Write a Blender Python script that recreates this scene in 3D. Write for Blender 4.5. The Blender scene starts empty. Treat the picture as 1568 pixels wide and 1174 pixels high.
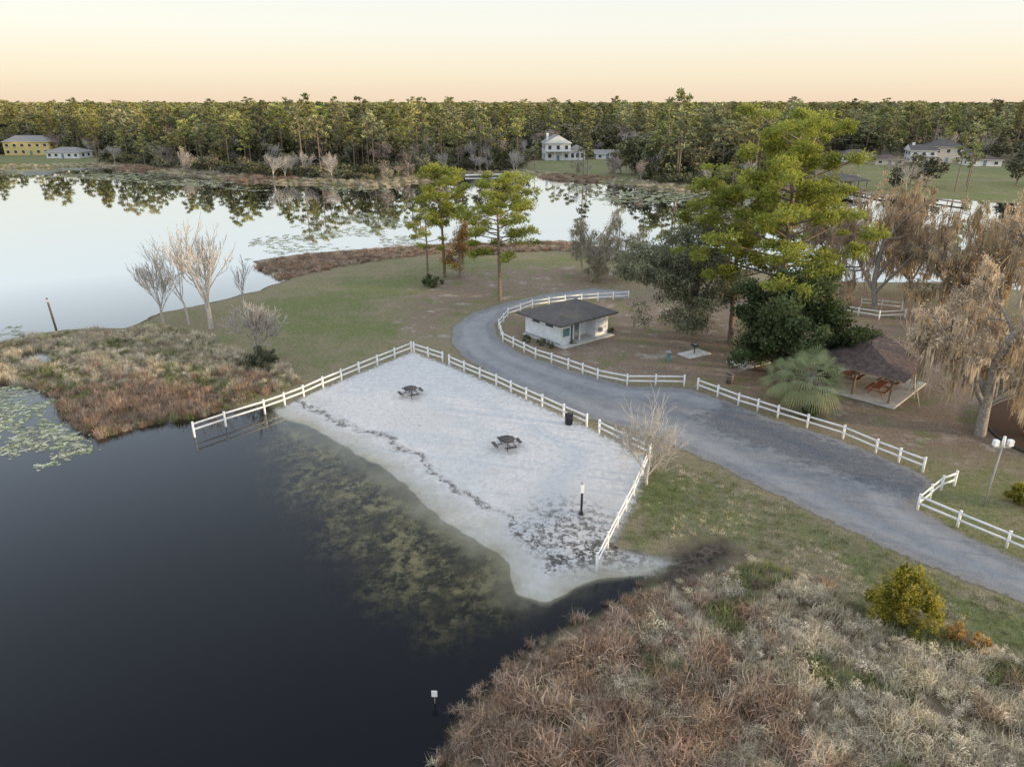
import bpy, math, numpy as np, bmesh
from mathutils import Vector, Matrix
rng=np.random.default_rng(11)
S=bpy.context.scene
S.view_settings.view_transform='Standard'; S.view_settings.look='None'; S.view_settings.exposure=0
# ---------------------------------------------------------------- camera + ground survey
H=25.0; TH=math.radians(21.55); FP=1087.0; CU,CV=784.0,587.0
ct,st=math.cos(TH),math.sin(TH)
cd=bpy.data.cameras.new('camera'); cam=bpy.data.objects.new('camera',cd); S.collection.objects.link(cam)
cam.location=(0,0,H); cam.rotation_euler=(math.pi/2-TH,0,0); cd.sensor_width=36; cd.lens=FP/1568*36
cd.clip_end=30000; cd.clip_start=0.5; S.camera=cam
def G(u,v,z=0.42):      # plan position of a surveyed ground point
    k=(CV-v)/FP; t=(H-z)/(st-k*ct)
    return np.array([(u-CU)/FP*t,(ct+k*st)*t])
def HT(y,v):            # height of something standing at distance y
    k=(CV-v)/FP
    return H+y*(-st+k*ct)/(ct+k*st)
def PG(l,z=0.42): return np.array([G(u,v,z) for u,v in l])
# ---------------------------------------------------------------- distance fields
def sdpoly(P,X,Y):
    d=np.full(X.shape,1e18); ins=np.zeros(X.shape,bool); n=len(P)
    for i in range(n):
        ax,ay=P[i]; bx,by=P[(i+1)%n]
        ex,ey=bx-ax,by-ay; wx,wy=X-ax,Y-ay
        t=np.clip((wx*ex+wy*ey)/(ex*ex+ey*ey+1e-12),0,1)
        d=np.minimum(d,(wx-ex*t)**2+(wy-ey*t)**2)
        c=((ay>Y)!=(by>Y))
        if abs(ey)>1e-12:
            c&=(X<ax+ex*(Y-ay)/ey); ins^=c
    d=np.sqrt(d); return np.where(ins,d,-d)
near=PG([(600,1500),(685,1174),(692,1110),(740,1060),(790,1012),(860,972),(930,932),(975,905),(1005,886),(985,874),(930,885),(880,905),(835,925),(800,905),(775,862),(720,818),(660,775),(610,733),(560,697),(500,668),(440,640),(400,622),(350,628),(290,640),(215,655),(150,672),(105,645),(85,610),(30,590),(-60,585),(-60,545),(30,515),(110,503),(190,503),(250,478),(330,462),(400,443),(440,428),(400,412),(385,400),(470,388),(600,378),(700,372),(800,373),(860,368),(960,385),(1050,400),(1200,420),(1300,432),(1450,432),(1568,445),(1900,480),(2600,520),(2600,1500)],0)
hole=PG([(25,545),(60,537),(88,545),(72,556),(35,557)],0)
farP=list(map(tuple,PG([(-900,262),(0,258),(150,256),(300,272),(450,283),(600,286),(640,280),(700,270),(790,268),(860,275),(950,285),(1040,293),(1150,296),(1250,290),(1330,296),(1420,305),(1568,312),(1900,330),(2600,360)],0)))
farP=np.array(farP+[(12000,300),(12000,20000),(-12000,20000),(-12000,farP[0][1])])
def wob(X,Y,a,f): return a*(np.sin(X*f+1.3*np.sin(Y*f*.7))+np.sin(Y*f*1.3+1.7*np.sin(X*f*.6+2)))*.5
def sdland(X,Y):
    X=np.asarray(X,float);Y=np.asarray(Y,float)
    a=np.minimum(sdpoly(near,X,Y)+wob(X,Y,.3,.9)+wob(X,Y,.12,2.6),-sdpoly(hole,X,Y))
    b=sdpoly(farP,X,Y)+wob(X,Y,4,.12)+wob(X,Y,1.5,.4)
    return np.maximum(a,b)
def zl(sd): return np.where(sd>0,.5*(1-np.exp(-np.maximum(sd,0)/5)),-1.5*(1-np.exp(np.minimum(sd,0)/9)))
def gz(x,y): return float(zl(sdland(np.array([x]),np.array([y])))[0])
sandP=PG([(632,540),(690,562),(760,592),(830,624),(898,655),(960,686),(994,705),(978,755),(955,800),(938,832),(1035,853),(1005,868),(960,880),(895,912),(835,948),(760,975),(680,1005),(550,950),(410,820),(350,710),(360,640),(440,615),(530,580)])
shalP=PG([(385,622),(440,615),(640,700),(800,800),(950,850),(990,868),(885,914),(840,940),(770,965),(670,990),(570,935),(480,850),(415,760),(380,680)],0)
mudP=PG([(985,884),(1030,850),(1060,820),(1118,822),(1140,848),(1085,876),(1010,902)])
roadP=PG([(1700,985),(1568,925),(1400,860),(1300,815),(1200,765),(1100,715),(1040,688),(990,664),(900,643),(830,608),(760,577),(708,548),(690,525),(693,502),(718,482),(770,465),(840,450),(905,442),(965,446),(960,458),(890,458),(820,466),(775,482),(757,500),(766,520),(800,543),(870,566),(960,591),(1050,595),(1110,613),(1190,645),(1290,675),(1410,725),(1430,742),(1400,778),(1450,806),(1568,862),(1700,915)])
parkP=PG([(1060,640),(1110,618),(1190,648),(1290,680),(1405,728),(1420,742),(1395,770),(1330,745),(1200,700),(1100,665)])
litP=PG([(760,515),(765,490),(870,462),(960,450),(1010,430),(1290,440),(1450,470),(1650,540),(1650,680),(1520,700),(1430,705),(1300,665),(1050,590),(915,575),(820,545)])
lit2P=PG([(600,470),(690,415),(860,405),(960,415),(960,445),(850,452),(740,470),(690,500),(685,530),(640,520),(600,505)])
marA=PG([(600,1500),(690,1174),(700,1112),(745,1062),(795,1014),(865,974),(935,936),(1000,897),(1070,882),(1125,862),(1170,860),(1250,885),(1310,930),(1440,965),(1568,1015),(1800,1085),(2100,1500)])
marB=PG([(-60,585),(-60,548),(30,515),(110,505),(200,505),(250,500),(300,512),(360,540),(440,560),(455,585),(400,602),(290,636),(215,652),(150,670),(105,643),(85,610),(30,590)])
marC=PG([(388,402),(470,389),(600,380),(700,374),(860,370),(960,388),(1010,400),(960,403),(860,384),(800,386),(700,386),(640,392),(560,402),(480,416),(430,424)])
mulP=PG([(1503,640),(1515,622),(1568,606),(1700,610),(1700,720),(1568,695),(1520,668)])
greP=PG([(960,760),(1010,705),(1150,755),(1300,830),(1450,890),(1600,950),(1600,1010),(1440,955),(1300,900),(1180,850),(1050,825)])
gre2=PG([(310,530),(340,480),(450,440),(600,405),(720,392),(950,392),(950,405),(760,412),(660,440),(620,480),(600,515),(540,545),(450,575)])
gre3=PG([(1440,700),(1600,700),(1600,870),(1470,800),(1475,745)])
lawnF=[PG([(-400,262),(-400,238),(130,238),(160,246),(150,257)]),PG([(780,270),(815,246),(960,244),(985,284)]),PG([(1235,292),(1245,262),(1300,252),(1568,250),(2300,262),(2300,350),(1420,304)])]
# ---------------------------------------------------------------- node helpers
def newmat(n):
    m=bpy.data.materials.new(n); m.use_nodes=True; m.node_tree.nodes.clear(); return m,m.node_tree
def N(nt,typ,ins=None,**pr):
    n=nt.nodes.new(typ)
    for k,v in pr.items(): setattr(n,k,v)
    for k,v in (ins or {}).items():
        s=n.inputs[k]
        if isinstance(v,bpy.types.NodeSocket): nt.links.new(v,s)
        else:
            if isinstance(v,(tuple,list)) and len(v)==3 and s.type=='RGBA': v=(*v,1)
            s.default_value=v
    return n
def pos(nt): return N(nt,'ShaderNodeNewGeometry').outputs['Position']
def noise(nt,sc,det=4,ro=.6,vec=None):
    i={'Scale':sc,'Detail':det,'Roughness':ro}
    i['Vector']=vec if vec is not None else pos(nt)
    return N(nt,'ShaderNodeTexNoise',i).outputs[0]
def mix(nt,f,a,b): return N(nt,'ShaderNodeMix',{0:f,6:a,7:b},data_type='RGBA').outputs[2]
def mr(nt,v,a,b,c=0.,d=1.): return N(nt,'ShaderNodeMapRange',{0:v,1:a,2:b,3:c,4:d},interpolation_type='SMOOTHSTEP').outputs[0]
def mth(nt,op,a,b=0.,c=0.): return N(nt,'ShaderNodeMath',{0:a,1:b,2:c},operation=op).outputs[0]
def att(nt,n): return N(nt,'ShaderNodeAttribute',attribute_name=n).outputs['Fac']
def bump(nt,h,s=.5,d=.1): return N(nt,'ShaderNodeBump',{'Height':h,'Strength':s,'Distance':d}).outputs[0]
def out(nt,s): N(nt,'ShaderNodeOutputMaterial',{0:s})
def pbsdf(nt,c,r=.8,nrm=None,spec=.3,metal=0):
    i={'Base Color':c,'Roughness':r,'Specular IOR Level':spec,'Metallic':metal}
    if nrm is not None: i['Normal']=nrm
    return N(nt,'ShaderNodeBsdfPrincipled',i).outputs[0]
def simple(name,c,r=.7,var=.25,sc=6,b=0.,spec=.3,metal=0):
    m,nt=newmat(name); n=noise(nt,sc,5)
    d=tuple(x*(1-var) for x in c); l=tuple(min(1,x*(1+var*.6)) for x in c)
    out(nt,pbsdf(nt,mix(nt,mr(nt,n,.3,.7),d,l),r,bump(nt,n,b,.05) if b else None,spec,metal)); return m
def leafmat(name,cd_,cl,tr=.35,hv=.25,hue=.018,sat=(.7,1.1)):
    m,nt=newmat(name)
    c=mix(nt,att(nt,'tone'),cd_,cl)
    if hv>0:
        r=N(nt,'ShaderNodeObjectInfo').outputs['Random']
        c=N(nt,'ShaderNodeHueSaturation',{'Hue':mr(nt,r,0,1,.5-hue,.5+hue),'Saturation':mr(nt,mth(nt,'FRACT',mth(nt,'MULTIPLY',r,7.3)),0,1,*sat),'Value':mr(nt,mth(nt,'FRACT',mth(nt,'MULTIPLY',r,13.7)),0,1,1-hv,1+hv),'Color':c}).outputs[0]
    d=N(nt,'ShaderNodeBsdfDiffuse',{'Color':c}).outputs[0]
    if tr>0:
        t=N(nt,'ShaderNodeBsdfTranslucent',{'Color':c}).outputs[0]
        d=N(nt,'ShaderNodeMixShader',{0:tr,1:d,2:t}).outputs[0]
    out(nt,d); return m
# ---------------------------------------------------------------- ground sheets
def axis(lo,flo,fhi,mlo,mhi,hi,df,dm):
    a=list(np.arange(flo,fhi+1e-6,df))
    x=a[-1]
    while x<mhi: x+=dm; a.append(x)
    s=dm
    while x<hi: s*=1.13; x+=s; a.append(x)
    b=[]; x=flo
    while x>mlo: x-=dm; b.append(x)
    s=dm
    while x>lo: s*=1.13; x-=s; b.append(x)
    return np.array(b[::-1]+a)
xs=axis(-9000,-62,82,-300,320,9000,.5,1.8); ys=axis(-300,12,130,5,400,16000,.5,1.8)
GX,GY=np.meshgrid(xs,ys); SD=sdland(GX,GY); GZ=zl(SD)
nx,ny=len(xs),len(ys)
def rawmesh(name,V,Q):
    me=bpy.data.meshes.new(name); n=len(V); m=len(Q)
    me.vertices.add(n); me.vertices.foreach_set('co',np.ascontiguousarray(V,dtype=np.float32).ravel())
    me.loops.add(m*4); me.loops.foreach_set('vertex_index',np.ascontiguousarray(Q,dtype=np.int32).ravel())
    me.polygons.add(m); me.polygons.foreach_set('loop_start',np.arange(0,m*4,4,dtype=np.int32))
    me.polygons.foreach_set('loop_total',np.full(m,4,dtype=np.int32)); me.update(calc_edges=True); return me
def gridmesh(name,mask,Z,attrs,mat):
    cell=mask[:-1,:-1]|mask[1:,:-1]|mask[:-1,1:]|mask[1:,1:]
    j,i=np.nonzero(cell); a=j*nx+i
    q=np.stack([a,a+1,a+nx+1,a+nx],1)
    used,inv=np.unique(q,return_inverse=True); q=inv.reshape(-1,4)
    V=np.stack([GX.ravel()[used],GY.ravel()[used],Z.ravel()[used]],1)
    me=rawmesh(name,V,q); me.materials.append(mat)
    for k,A in attrs.items():
        at=me.attributes.new(k,'FLOAT','POINT'); at.data.foreach_set('value',np.clip(A.ravel()[used],-1e4,1e4).astype(np.float32))
    o=bpy.data.objects.new(name,me); S.collection.objects.link(o); me.shade_smooth(); return o
A_lit=np.maximum(sdpoly(litP,GX,GY),sdpoly(lit2P,GX,GY)-1)
A_mar=np.maximum.reduce([sdpoly(marA,GX,GY),sdpoly(marB,GX,GY),sdpoly(marC,GX,GY)])
A_gre=np.maximum.reduce([sdpoly(greP,GX,GY),sdpoly(gre2,GX,GY)*.35-.3,sdpoly(gre3,GX,GY)*.6]+[sdpoly(L,GX,GY)*.3 for L in lawnF])
A_far=np.where(GY>170,10,-10)
for L in lawnF: A_far=np.minimum(A_far,-sdpoly(L,GX,GY))
A_mud=sdpoly(mudP,GX,GY); A_mul=sdpoly(mulP,GX,GY)
# ground
m,nt=newmat('ground_soil_and_grass')
n1,n2,n3,n4=noise(nt,.09,3),noise(nt,.45,5,.7),noise(nt,2.6,6,.8),noise(nt,11,5,.85)
green=mix(nt,mr(nt,n4,.35,.65),(.075,.097,.032),(.22,.24,.095)); dry=mix(nt,mr(nt,n4,.35,.65),(.14,.11,.068),(.34,.285,.19))
k=mth(nt,'ADD',mth(nt,'MULTIPLY',n1,.30),mth(nt,'ADD',mth(nt,'MULTIPLY',n2,.35),mth(nt,'MULTIPLY',n3,.35)))
k=mth(nt,'SUBTRACT',k,mr(nt,mth(nt,'ADD',att(nt,'gre'),mth(nt,'MULTIPLY_ADD',n2,6.,-3.)),-3.,3.,-.03,.062))
c=mix(nt,mr(nt,k,.41,.53,.05,.95),green,dry)
c=mix(nt,mr(nt,n3,.52,.66,0,.5),c,(.28,.25,.16)); c=mix(nt,mr(nt,n3,.46,.36,0,.5),c,(.09,.085,.04))
lit=mix(nt,mr(nt,n4,.35,.65),(.12,.082,.062),(.36,.28,.215)); lit=mix(nt,mr(nt,n3,.5,.64,0,.65),lit,(.14,.095,.072)); lit=mix(nt,mr(nt,n2,.54,.68,0,.7),lit,(.42,.38,.33))
lit=mix(nt,mr(nt,noise(nt,.3,5,.7),.52,.63,0,.75),lit,green)
c=mix(nt,mr(nt,mth(nt,'ADD',att(nt,'lit'),mth(nt,'MULTIPLY_ADD',n2,14.,-7.)),-1.5,2.5,0,.9),c,lit)
mar=mix(nt,n3,(.08,.06,.04),(.30,.23,.15))
c=mix(nt,mr(nt,mth(nt,'ADD',att(nt,'mar'),mth(nt,'MULTIPLY_ADD',n2,3.,-1.5)),-1,.5),c,mar)
ff=mix(nt,noise(nt,.05,5),(.08,.07,.04),(.21,.17,.10))
c=mix(nt,mr(nt,att(nt,'far'),-2,3),c,ff)
mud=mix(nt,mr(nt,n3,.4,.62),(.024,.021,.018),(.12,.098,.08))
c=mix(nt,mr(nt,mth(nt,'ADD',att(nt,'mud'),mth(nt,'ADD',mth(nt,'MULTIPLY_ADD',n3,5.,-2.5),mth(nt,'MULTIPLY_ADD',n2,3.,-1.5))),-.9,.9),c,mud)
mul=mix(nt,n4,(.035,.022,.016),(.14,.09,.065))
c=mix(nt,mr(nt,att(nt,'mul'),-.1,.1),c,mul)
c=mix(nt,mr(nt,att(nt,'shore'),.9,.0,0,.75),c,(.05,.042,.03))
c=mix(nt,mr(nt,att(nt,'shore'),0,-1.0),c,(.022,.019,.012))
out(nt,pbsdf(nt,c,.95,bump(nt,mth(nt,'ADD',n3,n4),.7,.15),.15))
gridmesh('ground',np.ones_like(SD,bool),GZ,{'lit':A_lit,'mar':A_mar,'gre':A_gre,'far':A_far.astype(float),'mud':A_mud,'mul':A_mul,'shore':SD},m)
# sand
A_s=sdpoly(sandP,GX,GY)
m,nt=newmat('white_sand')
sh=att(nt,'shore'); n1,n2,n3,n4=noise(nt,.16,3),noise(nt,.5,4),noise(nt,2.2,7,.78),noise(nt,9,5,.8)
foot=N(nt,'ShaderNodeTexVoronoi',{'Vector':pos(nt),'Scale':2.1,'Randomness':1.}).outputs[0]
foot2=N(nt,'ShaderNodeTexVoronoi',{'Vector':pos(nt),'Scale':3.9,'Randomness':1.}).outputs[0]
c=mix(nt,mr(nt,n3,.3,.7),(.51,.505,.51),(.71,.70,.69)); c=mix(nt,mr(nt,foot,.0,.25,.38,0),c,(.40,.40,.40)); c=mix(nt,mr(nt,foot2,.0,.3,.25,0),c,(.44,.43,.42))
c=mix(nt,mr(nt,n2,.52,.68,0,.35),c,(.50,.49,.47))
c=mix(nt,mr(nt,n4,.58,.72,0,.28),c,(.36,.34,.32))
w=mth(nt,'ADD',sh,mth(nt,'MULTIPLY_ADD',n2,2.8,-1.4))
def blob(c,u,v,R,amt,lo,hi,col,nn):
    x,y=G(u,v); d=N(nt,'ShaderNodeVectorMath',{0:pos(nt),1:(x,y,.4)},operation='DISTANCE').outputs['Value']
    return mix(nt,mth(nt,'MULTIPLY',mr(nt,d,R,R*.2),mr(nt,nn,lo,hi,0,amt)),c,col)
band=mth(nt,'MULTIPLY',mr(nt,w,2.0,2.3),mr(nt,w,3.0,2.5))
c=mix(nt,mth(nt,'MULTIPLY',band,mr(nt,n3,.44,.54,0,.85)),c,(.11,.095,.08))
band=mth(nt,'MULTIPLY',mr(nt,w,3.,4.),mr(nt,w,7.5,5))
c=mix(nt,mth(nt,'MULTIPLY',band,mr(nt,n3,.55,.66,0,.4)),c,(.22,.21,.20))
c=blob(c,875,815,6,.85,.45,.57,(.075,.07,.065),n3); c=blob(c,920,858,3.8,.85,.45,.56,(.07,.065,.06),n3); c=blob(c,985,862,4.,.85,.45,.56,(.06,.05,.045),n3); c=blob(c,640,640,4.5,.5,.50,.64,(.19,.19,.185),n3); c=blob(c,850,770,5,.35,.5,.62,(.22,.22,.22),n3); c=blob(c,470,625,4,.5,.48,.6,(.17,.17,.14),n3)
c=mix(nt,mr(nt,w,2.4,.4,0,.75),c,mix(nt,n3,(.36,.345,.30),(.52,.50,.44)))
wet=mix(nt,n3,(.27,.25,.18),(.42,.395,.30)); c=mix(nt,mr(nt,w,.8,-.7),c,wet)
n5=noise(nt,1.3,6,.75)
alg=mix(nt,mr(nt,n5,.42,.60),(.030,.028,.014),(.38,.335,.175))
alg=mix(nt,mr(nt,noise(nt,.38,4,.6),.48,.62,0,.8),alg,(.05,.043,.026))
c=mix(nt,mr(nt,w,-.2,-2.4),c,alg)
al=mr(nt,mth(nt,'ADD',att(nt,'d'),mth(nt,'MULTIPLY_ADD',n3,2.4,-1.2)),-.4,.4)
bs=pbsdf(nt,c,.95,bump(nt,mth(nt,'ADD',mth(nt,'ADD',foot,mth(nt,'MULTIPLY',foot2,.6)),n4),.8,.16),.1)
out(nt,N(nt,'ShaderNodeMixShader',{0:al,1:N(nt,'ShaderNodeBsdfTransparent').outputs[0],2:bs}).outputs[0])
gridmesh('sand_beach',A_s>-.9,GZ+.012,{'d':A_s,'shore':SD},m)
# road
A_r=sdpoly(roadP,GX,GY); A_p=sdpoly(parkP,GX,GY)
m,nt=newmat('worn_asphalt')
d=att(nt,'d'); n1,n2,n3,n4=noise(nt,.25,5,.65),noise(nt,1.2,6,.75),noise(nt,5,6,.85),noise(nt,15,4,.9)
c=mix(nt,mr(nt,n4,.36,.64),(.15,.153,.163),(.325,.33,.34)); c=mix(nt,mr(nt,n2,.42,.60,0,.6),c,(.17,.173,.183)); c=mix(nt,mr(nt,n1,.5,.62,0,.4),c,(.30,.298,.30))
trk=mth(nt,'MULTIPLY',mr(nt,d,.9,1.5),mr(nt,d,3.2,2.2)); c=mix(nt,mth(nt,'MULTIPLY',trk,mr(nt,n2,.35,.6,0,.6)),c,(.36,.362,.37))
pk=mix(nt,mr(nt,n4,.38,.62),(.06,.063,.07),(.25,.255,.27)); pk=mix(nt,mr(nt,n3,.42,.56,0,.6),pk,(.075,.078,.085))
c=mix(nt,mr(nt,mth(nt,'ADD',att(nt,'pk'),mth(nt,'MULTIPLY_ADD',n2,6.,-3.)),-.6,.9,0,.85),c,pk)
c=mix(nt,mr(nt,mth(nt,'ADD',d,mth(nt,'MULTIPLY_ADD',n2,1.2,-.6)),.8,.0,0,.75),c,mix(nt,n4,(.20,.18,.15),(.34,.31,.27)))
al=mr(nt,mth(nt,'ADD',d,mth(nt,'ADD',mth(nt,'MULTIPLY_ADD',n2,1.8,-.9),mth(nt,'MULTIPLY_ADD',n3,1.,-.5))),-.12,.2)
bs=pbsdf(nt,c,.93,bump(nt,mth(nt,'ADD',n3,n4),.8,.08),.15)
out(nt,N(nt,'ShaderNodeMixShader',{0:al,1:N(nt,'ShaderNodeBsdfTransparent').outputs[0],2:bs}).outputs[0])
gridmesh('road',A_r>-1.2,GZ+.02,{'d':A_r,'pk':A_p},m)
# water
A_sh=sdpoly(shalP,GX,GY)
m,nt=newmat('lake_water')
n2=noise(nt,.35,4); rip=N(nt,'ShaderNodeTexNoise',{'Vector':pos(nt),'Scale':1.1,'Detail':3.}).outputs[0]
nr=bump(nt,rip,.05,.02)
op=mr(nt,mth(nt,'ADD',att(nt,'shal'),mth(nt,'MULTIPLY_ADD',n2,6,-3.)),4.2,-2.2,.02,1.)
edge=mr(nt,att(nt,'shore'),-.7,0.0,1.,.05); op=mth(nt,'MINIMUM',op,edge)
body=N(nt,'ShaderNodeBsdfDiffuse',{'Color':mix(nt,noise(nt,.05,3),(.0045,.0055,.009),(.008,.008,.009))}).outputs[0]
tr=N(nt,'ShaderNodeBsdfTransparent',{'Color':(.93,.92,.85,1)}).outputs[0]
inn=N(nt,'ShaderNodeMixShader',{0:op,1:tr,2:body}).outputs[0]
fr=N(nt,'ShaderNodeFresnel',{'IOR':1.33,'Normal':nr}).outputs[0]
fa=N(nt,'ShaderNodeMapRange',{0:fr,1:.02,2:.31,3:0.,4:1.}).outputs[0]
fa=mth(nt,'MULTIPLY_ADD',mth(nt,'POWER',fa,1.38),.88,.006)
gl=N(nt,'ShaderNodeBsdfGlossy',{'Color':(.93,.965,1,1),'Roughness':.02,'Normal':nr}).outputs[0]
out(nt,N(nt,'ShaderNodeMixShader',{0:fa,1:inn,2:gl}).outputs[0])
gridmesh('lake_water',SD<.8,np.zeros_like(GZ),{'shal':A_sh,'shore':SD},m)
# ---------------------------------------------------------------- mesh builder
class MB:
    def __init__(s): s.V=[];s.Q=[];s.M=[];s.T=[];s.o=0
    def add(s,V,Q,mat,tone):
        V=np.asarray(V,float); Q=np.asarray(Q,int)
        s.V.append(V); s.Q.append(Q+s.o); s.M.append(np.full(len(Q),mat)); s.T.append(np.broadcast_to(tone,(len(V),)).astype(float)); s.o+=len(V)
    def mesh(s,name,mats):
        V=np.concatenate(s.V);Q=np.concatenate(s.Q)
        me=rawmesh(name,V,Q)
        for mm in mats: me.materials.append(mm)
        me.polygons.foreach_set('material_index',np.concatenate(s.M).astype(np.int32))
        at=me.attributes.new('tone','FLOAT','POINT'); at.data.foreach_set('value',np.clip(np.concatenate(s.T),0,1).astype(np.float32))
        return me
    def obj(s,name,mats,loc=(0,0,0),rot=0):
        o=bpy.data.objects.new(name,s.mesh(name,mats)); o.location=loc; o.rotation_euler=(0,0,rot); return o
def tube(mb,P,R,n=6,mat=0,tone=.5):
    P=np.asarray(P,float); k=len(P); R=np.broadcast_to(R,(k,))
    T=np.gradient(P,axis=0); T/=np.linalg.norm(T,axis=1)[:,None]+1e-9
    ref=np.array([0,0,1.]) if abs(T[0,2])<.8 else np.array([1.,0,0])
    A=np.cross(T,ref); A/=np.linalg.norm(A,axis=1)[:,None]+1e-9; B=np.cross(T,A)
    a=np.arange(n)/n*2*np.pi
    V=P[:,None]+R[:,None,None]*(np.cos(a)[None,:,None]*A[:,None]+np.sin(a)[None,:,None]*B[:,None])
    i,j=np.meshgrid(np.arange(k-1),np.arange(n),indexing='ij'); j2=(j+1)%n
    Q=np.stack([i*n+j,i*n+j2,(i+1)*n+j2,(i+1)*n+j],-1).reshape(-1,4)
    mb.add(V.reshape(-1,3),Q,mat,tone)
def unit(v): return v/(np.linalg.norm(v,axis=-1,keepdims=True)+1e-9)
def leaves(mb,C,A,w,mat,tone):
    n=len(C); r=rng.normal(size=(n,3)); B=unit(np.cross(A,r))*np.broadcast_to(w,(n,))[:,None]
    V=np.stack([C-A,C-B,C+A,C+B],1).reshape(-1,3)
    Q=np.arange(4*n).reshape(-1,4); mb.add(V,Q,mat,np.repeat(tone,4))
def clump(mb,c,rad,flat,n,ll,lw,mat,tone,radial=.6,down=0):
    d=unit(rng.normal(size=(n,3))); r=rng.random(n)**.45
    off=d*r[:,None]*rad*np.array([1,1,flat]); off*=1+.125*rng.normal(size=(n,1))
    A=unit(radial*d+(1-radial)*rng.normal(size=(n,3))+np.array([0,0,-down]))*(ll*(.6+.8*rng.random(n)))[:,None]
    t=tone+.2*rng.normal(size=n)+.2*off[:,2]/(rad*flat+1e-6)  # random tone, plus painted light: clump tops lighter, undersides darker
    leaves(mb,c+off,A,lw*(.6+.8*rng.random(n)),mat,t)
def pine(h,cr,cb,nl,per,ll,lw,sub=3,crad=1.0,trunk=.24,lean=.4,sides=7,prof=None):
    mb=MB(); a=rng.random()*6.28
    z=np.linspace(-.3,h*.97,12); tx=lean*np.sin(z/h*2.2+a)*h*.03; ty=lean*np.cos(z/h*1.7+a)*h*.03
    P=np.stack([tx-tx[0],ty-ty[0],z],1); tube(mb,P,trunk*(1-.8*np.linspace(0,1,12))**.8+.02,sides,0,.5)
    for i in range(nl):
        t=cb+(1-cb)*((i+rng.random()*.8)/nl); zz=t*h; base=np.array([np.interp(zz,z,P[:,0]),np.interp(zz,z,P[:,1]),zz])
        s=(t-cb)/(1-cb); pr=(prof(s) if prof else (1-abs(s-.35)*1.05)**.7) if s<1 else .2
        L=cr*max(pr,.2)*(.5+.65*rng.random()); az=i*2.4+rng.random()*1.2; up=.1+.4*s+.1*rng.normal()
        d=np.array([math.cos(az),math.sin(az),up]); d/=np.linalg.norm(d)
        k=np.linspace(0,1,5)[:,None]; side=np.array([-d[1],d[0],0])*rng.normal()*.15
        B=base+d*L*k+side*L*k*k+np.array([0,0,1])*(.1*L*k*k)
        tube(mb,B,(trunk*.32*(1-.4*s))*(1-.8*k[:,0])+.015,4,0,.5)
        tn=.3+.4*rng.random()+.2*s  # random per limb; higher limbs coloured lighter to imitate a lit crown top
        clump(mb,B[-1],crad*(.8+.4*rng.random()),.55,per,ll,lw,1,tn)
        for q in range(sub):
            f=.35+.6*rng.random(); p0=B[0]*(1-f)+B[-1]*f
            dd=unit(d+rng.normal(size=3)*.8)*L*.33; dd[2]=abs(dd[2])*.5
            tube(mb,np.stack([p0,p0+dd]),[.03,.012],3,0,.5)
            clump(mb,p0+dd,crad*(.5+.5*rng.random()),.55,int(per*.75),ll,lw,1,tn+.12*rng.normal())
    return mb
def grow(mb,p,d,L,r,lv,mx,nch,spread,up,tips,mat=0,jit=.12,rmin=.004):
    k=4; P=[p]; dd=d.copy()
    for i in range(k-1):
        dd=unit(dd+rng.normal(size=3)*jit+np.array([0,0,up*.15])); P.append(P[-1]+dd*L/(k-1))
    P=np.array(P); r1=r*(.6 if lv<mx else .3)
    tube(mb,P,np.maximum(np.linspace(r,r1,k),rmin),7 if lv==0 else (5 if lv<2 else 3),mat,.5)
    if lv>=2 or lv==mx: tips.append((P[-1],dd,lv))
    if lv>=1: tips.append((P[2],dd,lv))
    if lv>=mx: return
    n=nch[min(lv,len(nch)-1)]
    az0=rng.random()*6.28
    for i in range(n):
        f=1. if i==0 else .35+.65*rng.random()
        t=f*(k-1); a=min(int(t),k-2); q=P[a]+(P[a+1]-P[a])*(t-a)
        if lv==0:   # main limbs leave the trunk evenly round it
            e1=unit(np.cross(dd,[1.,0,0])); e2=np.cross(dd,e1); aa=az0+i*6.28/n+rng.normal()*.3; rv=e1*math.cos(aa)+e2*math.sin(aa)
        else: rv=unit(np.cross(dd,rng.normal(size=3)))
        s=spread*(.35 if i==0 else 1)*(.7+.6*rng.random())
        nd=unit(dd*math.cos(s)+rv*math.sin(s)+np.array([0,0,up*.3]))
        grow(mb,q,nd,L*(.62+.25*rng.random()),r1*(.95 if i==0 else .7),lv+1,mx,nch,spread,up,tips,mat,jit,rmin)
def baretree(h,r=.14,mx=5,nch=(5,4,3,3,3),spread=.6,up=.35,first=.28,rmin=.009):
    mb=MB(); tips=[]; grow(mb,np.array([0,0,-.2]),unit(np.array([rng.normal()*.03,rng.normal()*.03,1])),h*first,r,0,mx,nch,spread,up,tips,rmin=rmin,jit=.09); return mb,tips
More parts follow.
